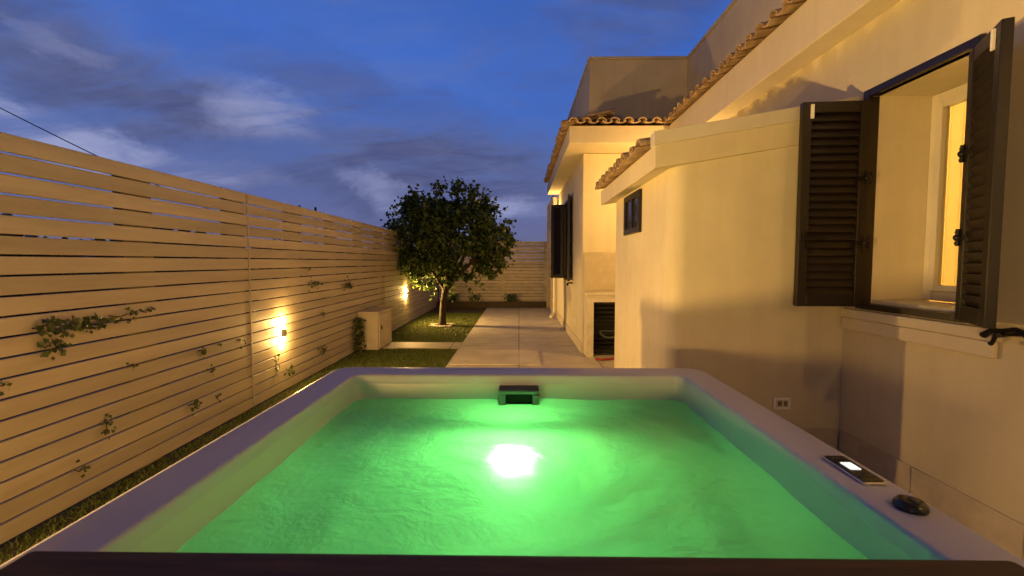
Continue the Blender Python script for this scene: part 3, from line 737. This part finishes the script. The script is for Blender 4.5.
# ---- small annex window
yA, yB, zA, zB = 4.20, 4.80, 1.775, 2.165
bm = B(); t_ = .055
for (a, b_, c, d) in ((yA, yB, zB-t_, zB), (yA, yB, zA, zA+t_), (yA, yA+t_, zA+t_+.001, zB-t_-.001), (yB-t_, yB, zA+t_+.001, zB-t_-.001)): box(bm, AX-.03, AX+.02, a, b_, c, d)
sw = build('small_window', bm, M['dark'], house, bev=.004)
m, nt, b = nodes('dark pane'); b.inputs['Base Color'].default_value = (.03, .025, .018, 1); b.inputs['Roughness'].default_value = .08; M['pane'] = m
bm = B(); box(bm, AX-.010, AX-.004, yA+t_, yB-t_, zA+t_, zB-t_); build('pane', bm, M['pane'], sw)
bm = B(); box(bm, AX-.026, AX-.0105, yA+.27, yA+.31, zA+t_+.001, zB-t_-.001); build('mullion', bm, M['dark'], sw)
# ---- wing side window with two open shutters
bm = B(); a0, a1, c0, c1 = 9.25, 10.2, 1.16, 2.75
for (a, b_, c, d) in ((a0-.05, a1+.05, c1, c1+.05), (a0-.05, a1+.05, c0-.05, c0), (a0-.05, a0, c0+.001, c1-.001), (a1, a1+.05, c0+.001, c1-.001)): box(bm, WX-.03, WX+.02, a, b_, c, d)
w2 = build('wing_window', bm, M['dark'], house, bev=.004)
bm = B(); box(bm, WX-.006, WX-.002, a0, a1, c0, c1); build('pane', bm, M['pane'], w2)
shutter(house, (WX-.035, a0-.06), (-.10, -1), c0-.02, c1+.03, .50, False, big=False)
shutter(house, (WX-.035, a1+.02), (-1, .55), c0-.02, c1+.03, .30, False, big=False)
bm = B(); tube(bm, [(WX, 8.75, 1.1), (WX-.08, 8.75, 1.1), (WX-.10, 8.72, 1.06), (WX-.1, 8.68, 1.09)], [.016, .014, .018, .02], 8); build('shutter_stay', bm, M['iron'], house, smooth=True)
# downpipe
bm = B(); tube(bm, [(WX-.07, 12.3, 3.24), (WX-.07, 12.3, .28), (WX-.07, 12.28, .14), (WX-.12, 12.18, .06), (WX-.18, 12.08, .05)], .045, 12); build('downpipe', bm, M['water_pipe'], house, smooth=True)
bm = B(); cyl(bm, (WX-.07, 12.3, 3.22), (WX-.07, 12.3, 3.0), .075, .05, 12)
build('rain_hopper', bm, M['water_pipe'], house, smooth=True)
# sockets
def socket(cx, cy, cz, ax, parent):
    bm = B()
    if ax == 'y':
        box(bm, cx-.063, cx+.063, cy-.010, cy-.0005, cz-.046, cz+.046); o = build('socket', bm, M['plastic'], parent, bev=.003)
        bm = B(); box(bm, cx-.045, cx+.045, cy-.0135, cy-.0105, cz-.027, cz+.027); build('socket_cover', bm, M['trim'], o, bev=.001)
        bm = B(); box(bm, cx-.034, cx-.006, cy-.0165, cy-.014, cz-.018, cz+.018); box(bm, cx+.010, cx+.034, cy-.0165, cy-.014, cz-.018, cz+.018); build('socket_insert', bm, M['post'], o)
    else:
        box(bm, cx-.012, cx-.0005, cy-.05, cy+.05, cz-.06, cz+.06); build('socket', bm, M['plastic'], parent, bev=.003)
socket(1.964, AY, .446, 'y', house)
socket(WX, 8.35, .42, 'x', house)
# ---- built-in barbecue in the recess
bbq = empty('barbecue_niche', 'built-in stone barbecue counter with a dark louvred opening in the house recess', 'barbecue', loc=(1.6, 7.2, 0))
bm = B(); box(bm, 1.055, 2.39, 7.412, 7.438, 1.02, 1.655); build('splashback', bm, M['marble'], bbq, bev=.002)
bm = B(); box(bm, 1.035, 2.392, 7.10, 7.41, .98, 1.025); build('counter', bm, M['counter'], bbq, bev=.006)
bm = B(); box(bm, 1.065, 1.175, 7.13, 7.43, 0, .978); box(bm, 1.75, 1.86, 7.13, 7.43, 0, .978); box(bm, 1.176, 1.749, 7.131, 7.429, .87, .977); build('surround', bm, M['counter'], bbq, bev=.004)
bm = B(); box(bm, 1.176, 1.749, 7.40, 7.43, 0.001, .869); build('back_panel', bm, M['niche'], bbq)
bm = B()
for k in range(11): box(bm, -.286, .286, -.02, .02, -.004, .004, Matrix.Translation((1.4625, 7.25, .10+k*.07)) @ Matrix.Rotation(R(40), 4, 'X'))
build('louvre_door', bm, M['iron'], bbq)
bm = B(); tube(bm, [(1.44+.15*math.cos(a), 7.19, .40+.10*math.sin(a)) for a in [math.pi+math.pi*k/12 for k in range(13)]], .018, 8); box(bm, 1.29, 1.59, 7.17, 7.21, .40, .415); build('basin_bracket', bm, M['grey'], bbq, smooth=True)
hose = B(); tube(hose, [(1.18, 6.92, .02), (1.25, 6.86, .02), (1.38, 6.90, .02), (1.55, 7.0, .03), (1.7, 7.04, .05)], .016, 8)
tag(build('garden_hose', hose, M['red'], smooth=True), 'short piece of red hose on the paving before the barbecue opening', 'hose')
# ---- roof items
bm = B(); sp = empty('solar_panel', 'dark solar panel lying on the flat roof behind the parapet', 'solar panel', loc=(2.6, 9.6, UZ))
mt = Matrix.Translation((2.75, 9.4, UZ+.13)) @ Matrix.Rotation(R(10), 4, 'X')
box(bm, -.55, .75, -.5, .6, -.02, .02, mt); build('panel', bm, M['solar'], sp, bev=.004)
for x in (2.35, 3.3):
    bm = B(); box(bm, x, x+.03, 8.95, 9.9, UZ+.046, UZ+.08); build('rail', bm, M['chrome'], sp)
ant = empty('antenna', 'thin dark antenna mast on the roof edge at the top of the photo', 'antenna', loc=(3.1, 6.9, UZ))
bm = B(); cyl(bm, (3.10, 6.72, UZ+.04), (3.10, 6.72, UZ+.75), .02, .014, 8); build('mast', bm, M['iron'], ant)
for k in range(4):
    bm = B(); cyl(bm, (2.95, 6.72, UZ+.5+k*.06), (3.25, 6.72, UZ+.5+k*.06), .006, seg=6); build('element', bm, M['iron'], ant)
# overhead cable
bm = B(); pts = []
for k in range(25):
    f = k/24; pts.append((-20+22*f*1.0, 12+6*f, 7.9-7.1*f*.92-1.2*f*(1-f)))
cab_pts = [(-22+k*1.0, 12, 10.08-.52*k-.004*k*(14-k)) for k in range(17)]
tube(bm, cab_pts, .014, 5)
tag(build('overhead_cable', bm, M['cable'], smooth=True), 'thin dark overhead cable sloping down behind the left fence', 'cable')

# ---- room behind the near window
bm = B()
rx0, rx1, ry0, ry1, rz0, rz1 = IX+.004, 6.2, .4, 7.2, .05, 3.0
for f in ([(rx1, ry0, rz0), (rx1, ry1, rz0), (rx1, ry1, rz1), (rx1, ry0, rz1)], [(rx0, ry1, rz0), (rx1, ry1, rz0), (rx1, ry1, rz1), (rx0, ry1, rz1)],
          [(rx0, ry0, rz0), (rx1, ry0, rz0), (rx1, ry0, rz1), (rx0, ry0, rz1)], [(rx0, ry0, rz1), (rx1, ry0, rz1), (rx1, ry1, rz1), (rx0, ry1, rz1)]): face(bm, f)
build('room_wall', bm, M['room'], house)
bm = B(); face(bm, [(rx0, ry0, rz0+.001), (rx1, ry0, rz0+.001), (rx1, ry1, rz0+.001), (rx0, ry1, rz0+.001)]); build('room_floor', bm, M['floor'], house)
cu = B(); pts = []
for k in range(60): pts.append((IX+.18+.03*math.sin(k*1.05), 3.02+.0145*k))
for a, b_ in zip(pts, pts[1:]): face(cu, [(a[0], a[1], .2), (b_[0], b_[1], .2), (b_[0], b_[1], 2.85), (a[0], a[1], 2.85)])
tag(build('curtain', cu, M['curtain'], smooth=True, sharp=180), 'pale yellow curtain drawn aside inside the lit window', 'curtain')
M['bulb'] = emis('room bulb', (1, .66, .20), 420)
pl = empty('ceiling_lamp', 'glowing ceiling lamp in the room behind the shuttered window', 'lamp', loc=(4.3, 4.0, 2.9))
bm = B(); bmesh.ops.create_uvsphere(bm, u_segments=20, v_segments=12, radius=.16, matrix=Matrix.Translation((4.3, 4.0, 2.78)) @ Matrix.Diagonal((1, 1, .6, 1))); build('shade', bm, M['bulb'], pl, smooth=True)
bm = B(); cyl(bm, (4.3, 4, 2.88), (4.3, 4, 2.999), .05); build('mount', bm, M['plastic'], pl)
# ---- house lamps
M['glow2'] = emis('eave lamp glass', (1, .70, .26), 25)
def eave_lamp(loc, en, label, aim=None):
    t = empty('wall_lamp', label, 'lamp', loc=loc); p = Vector(loc)
    bm = B(); cyl(bm, p+Vector((0, 0, -.06)), p+Vector((0, 0, .06)), .04, seg=16); build('body', bm, M['plastic'], t, smooth=True)
    bm = B(); cyl(bm, p+Vector((0, 0, .061)), p+Vector((0, 0, .068)), .036, seg=16); build('diffuser', bm, M['glow2'], t)
    bm = B(); cyl(bm, p+Vector((0, 0, -.068)), p+Vector((0, 0, -.061)), .036, seg=16); build('diffuser', bm, M['glow2'], t)
    for dz in (.10, -.10):
        l = bpy.data.lights.new('house light', 'POINT'); l.energy = en if dz > 0 else en*.8; l.color = WARM; l.shadow_soft_size = .03
        o = bpy.data.objects.new('bulb', l); COL.objects.link(o); o.location = (0, 0, dz); o.parent = t
eave_lamp((2.33, 6.35, 2.55), 60, 'small wall lamp lighting the recess between the annex and the wing')
eave_lamp((2.33, -1.15, 2.95), 27, 'small wall lamp high on the house wall above the near end of the tub')
eave_lamp((.96, 11.6, 2.75), 22, 'small wall lamp under the far eave beside the downpipe')

# added fill lamp, unseen behind the camera, brightening the annex front
pt = empty('fill_lamp_post', 'added fill lamp post, unseen, on the terrace beyond the near end of the tub', 'lamp', loc=(-1.5, -3.3, 0)); bm = B(); box(bm, -2.7, 2.4, -4.5, -1.602, -.1, -.002); struct(build('terrace', bm, M['paving'])); PP = Vector((-1.5, -3.3, 0))
bm = B(); cyl(bm, PP+Vector((0, 0, -.05)), PP+Vector((0, 0, .03)), .11, .09); tube(bm, [PP+Vector((0, 0, .03)), PP+Vector((0, 0, 1.02))], [.035, .03], 14); build('pole', bm, M['iron'], pt, smooth=True, sharp=40)
bm = B(); bmesh.ops.create_uvsphere(bm, u_segments=20, v_segments=12, radius=.17, matrix=Matrix.Translation(PP+Vector((0, 0, 1.185)))); build('globe', bm, emis('fill lamp glow', WARM, 370), pt, smooth=True)

# ------------------------------------------------------------------ world: dusk sky with drifting cloud
wd = bpy.data.worlds.new('World'); scene.world = wd; wd.use_nodes = True
nt = wd.node_tree; nt.nodes.clear()
out = N(nt, 'ShaderNodeOutputWorld'); bg = N(nt, 'ShaderNodeBackground')
tc = N(nt, 'ShaderNodeTexCoord')
sky = N(nt, 'ShaderNodeTexSky'); sky.sky_type = 'NISHITA'; sky.sun_disc = False; sky.sun_elevation = R(-2); sky.sun_rotation = R(215)
sep = N(nt, 'ShaderNodeSeparateXYZ'); L(nt, tc.outputs['Generated'], sep.inputs[0])
def ramp(stops, inp):
    r = N(nt, 'ShaderNodeValToRGB'); cr = r.color_ramp
    while len(cr.elements) < len(stops): cr.elements.new(.5)
    for e, (p, c) in zip(cr.elements, stops): e.position = p; e.color = c4(c)
    L(nt, inp, r.inputs[0]); return r
base = ramp([(0, (.15, .145, .25)), (.08, (.12, .135, .29)), (.22, (.075, .14, .42)), (.38, (.036, .14, .58)), (.52, (.04, .12, .47)), (.8, (.012, .03, .12))], sep.outputs['Z'])

# cloud layout in azimuth / elevation, edges broken up by noise on a flat layer overhead
def math1(op, a_, b_=None):
    n = N(nt, 'ShaderNodeMath', operation=op)
    for i, v in enumerate((a_, b_)):
        if v is None: continue
        if isinstance(v, (int, float)): n.inputs[i].default_value = v
        else: L(nt, v, n.inputs[i])
    return n.outputs[0]
az = math1('ARCTAN2', sep.outputs['X'], sep.outputs['Y']); el = math1('ARCSINE', sep.outputs['Z'])
zz = math1('MAXIMUM', math1('ADD', sep.outputs['Z'], .22), .06)
cb = N(nt, 'ShaderNodeCombineXYZ'); L(nt, math1('DIVIDE', sep.outputs['X'], zz), cb.inputs[0]); L(nt, math1('DIVIDE', sep.outputs['Y'], zz), cb.inputs[1])
ae = N(nt, 'ShaderNodeCombineXYZ'); L(nt, az, ae.inputs[0]); L(nt, el, ae.inputs[1])
def noise(vec, scale, rot, sc, loc, det=8, rough=.55, dist=.4):
    mp = N(nt, 'ShaderNodeMapping'); mp.inputs['Location'].default_value = loc; mp.inputs['Rotation'].default_value = (0, 0, R(rot)); mp.inputs['Scale'].default_value = sc
    L(nt, vec, mp.inputs['Vector'])
    n = N(nt, 'ShaderNodeTexNoise'); n.inputs['Scale'].default_value = scale; n.inputs['Detail'].default_value = det; n.inputs['Roughness'].default_value = rough; n.inputs['Distortion'].default_value = dist
    L(nt, mp.outputs[0], n.inputs['Vector']); return n
wn = noise(ae.outputs[0], 3.2, 0, (1, 1.9, 1), (4.1, 2.2, 0), 9, .64, .3)
wsub = N(nt, 'ShaderNodeVectorMath', operation='SUBTRACT'); L(nt, wn.outputs['Color'], wsub.inputs[0]); wsub.inputs[1].default_value = (.5, .5, .5)
wsc = N(nt, 'ShaderNodeVectorMath', operation='MULTIPLY'); L(nt, wsub.outputs[0], wsc.inputs[0]); wsc.inputs[1].default_value = (.46, .22, 0)
wad = N(nt, 'ShaderNodeVectorMath', operation='ADD'); L(nt, ae.outputs[0], wad.inputs[0]); L(nt, wsc.outputs[0], wad.inputs[1])
def blob(px, py, rx, ry, tilt, amt):
    a0 = math.atan((px-519)/455); e0 = math.atan((262-py)/455*math.cos(a0))
    sx = rx/455*math.cos(a0)**2; sy = ry/455*math.cos(a0)
    mp = N(nt, 'ShaderNodeMapping', vector_type='TEXTURE'); mp.inputs['Location'].default_value = (a0, e0, 0); mp.inputs['Rotation'].default_value = (0, 0, R(-tilt)); mp.inputs['Scale'].default_value = (sx, sy, 1)
    L(nt, wad.outputs[0], mp.inputs['Vector'])
    ln = N(nt, 'ShaderNodeVectorMath', operation='LENGTH'); L(nt, mp.outputs[0], ln.inputs[0])
    r_ = N(nt, 'ShaderNodeMapRange'); r_.interpolation_type = 'SMOOTHSTEP'
    for i, v in enumerate((.3, 1.4, amt, 0)): r_.inputs[i+1].default_value = v
    L(nt, ln.outputs['Value'], r_.inputs[0]); return r_.outputs[0]
def total(bl):
    t = None
    for q in bl:
        o = blob(*q); t = o if t is None else math1('MAXIMUM', t, o)
    return t
fine = noise(cb.outputs[0], 2.6, 20, (.5, 1.3, 1), (1.3, 5.2, 0), 9, .6, .7)
def fm(lo, hi, c, d):
    m_ = N(nt, 'ShaderNodeMapRange'); m_.interpolation_type = 'SMOOTHSTEP'
    for i, v in enumerate((lo, hi, c, d)): m_.inputs[i+1].default_value = v
    L(nt, fine.outputs['Fac'], m_.inputs[0]); return m_.outputs[0]
veil = total([(360, 40, 240, 45, 4, .42), (200, 100, 330, 75, 10, .6), (480, 190, 200, 60, 0, .5)])
dark = total([(330, 80, 170, 24, 12, .6), (560, 60, 110, 40, 10, .35), (150, 88, 220, 42, 16, 1), (420, 165, 170, 40, 4, 1), (40, 45, 110, 30, 8, .9), (620, 10, 90, 60, 0, .8), (320, 190, 160, 22, 6, .7)])
lite = total([(258, 112, 60, 26, 14, .8), (60, 132, 170, 26, 20, 1), (95, 50, 40, 12, 8, .4), (385, 190, 45, 12, 4, .55), (505, 205, 60, 18, 0, .9), (390, 188, 40, 7, 6, .5), (150, 150, 120, 20, 18, .9)])
streak = noise(cb.outputs[0], 5.0, 24, (.7, 1.5, 1), (2.2, 8.1, 0), 8, .62, .5)
rear = noise(cb.outputs[0], .8, 10, (1, 1, 1), (9, 3, 0), 6, .5, .5)
def mixc(fac, a_, col):
    x = N(nt, 'ShaderNodeMix', data_type='RGBA'); L(nt, fac, x.inputs[0]); L(nt, a_, x.inputs[6]); x.inputs[7].default_value = c4(col); return x.outputs[2]
q = mixc(math1('MULTIPLY', veil, fm(.36, .62, .25, 1)), base.outputs[0], (.13, .17, .37))
q = mixc(math1('MULTIPLY', dark, fm(.36, .60, .35, .97)), q, (.062, .075, .188))
q = mixc(math1('MULTIPLY', lite, fm(.33, .66, .15, 1)), q, (.31, .34, .57))
# the sky away from the afterglow is darker
bk = N(nt, 'ShaderNodeMapRange'); bk.interpolation_type = 'SMOOTHSTEP'
for i, v in enumerate((-.2, .45, .22, 1)): bk.inputs[i+1].default_value = v
L(nt, sep.outputs['Y'], bk.inputs[0])
sr = N(nt, 'ShaderNodeMapRange')
for i, v in enumerate((.3, .7, 0, 1)): sr.inputs[i+1].default_value = v
L(nt, streak.outputs['Fac'], sr.inputs[0])
anyc = math1('MAXIMUM', veil, dark)
q = mixc(math1('MULTIPLY', math1('MULTIPLY', anyc, sr.outputs[0]), .30), q, (.20, .235, .45))
fin = N(nt, 'ShaderNodeVectorMath', operation='SCALE'); L(nt, q, fin.inputs[0]); L(nt, bk.outputs[0], fin.inputs['Scale'])
# physical twilight sky on top, faint
sc_ = N(nt, 'ShaderNodeVectorMath', operation='SCALE'); sc_.inputs['Scale'].default_value = .02; L(nt, sky.outputs[0], sc_.inputs[0])
addc = N(nt, 'ShaderNodeVectorMath', operation='ADD'); L(nt, fin.outputs[0], addc.inputs[0]); L(nt, sc_.outputs[0], addc.inputs[1])
L(nt, addc.outputs[0], bg.inputs[0]); bg.inputs[1].default_value = 1.0
L(nt, bg.outputs[0], out.inputs[0])
# last trace of the set sun, low behind and to the left
s = bpy.data.lights.new('sun', 'SUN'); s.energy = .03; s.angle = R(25); s.color = (1, .8, .65)
so = bpy.data.objects.new('sun', s); COL.objects.link(so); so.rotation_euler = (R(78), 0, R(-35)); so.location = (-20, -20, 20)

# ------------------------------------------------------------------ camera
cam = bpy.data.cameras.new('camera'); co = bpy.data.objects.new('camera', cam); COL.objects.link(co)
cam.sensor_width = 36; cam.lens = 455/1024*36; cam.clip_end = 2000; cam.clip_start = .02
co.location = (0, 0, 1.5); co.rotation_euler = (R(90-3.27), 0, R(.88))
cam.dof.use_dof = True; cam.dof.focus_distance = 4.0; cam.dof.aperture_fstop = 5.0
scene.camera = co
scene.view_settings.view_transform = 'Standard'; scene.view_settings.look = 'None'; scene.view_settings.exposure = 0; scene.view_settings.gamma = 1
cy = scene.cycles
cy.use_denoising = True; cy.max_bounces = 10; cy.diffuse_bounces = 4; cy.glossy_bounces = 4; cy.transmission_bounces = 8
cy.sample_clamp_indirect = 6; cy.caustics_refractive = True; cy.caustics_reflective = False; cy.blur_glossy = .5
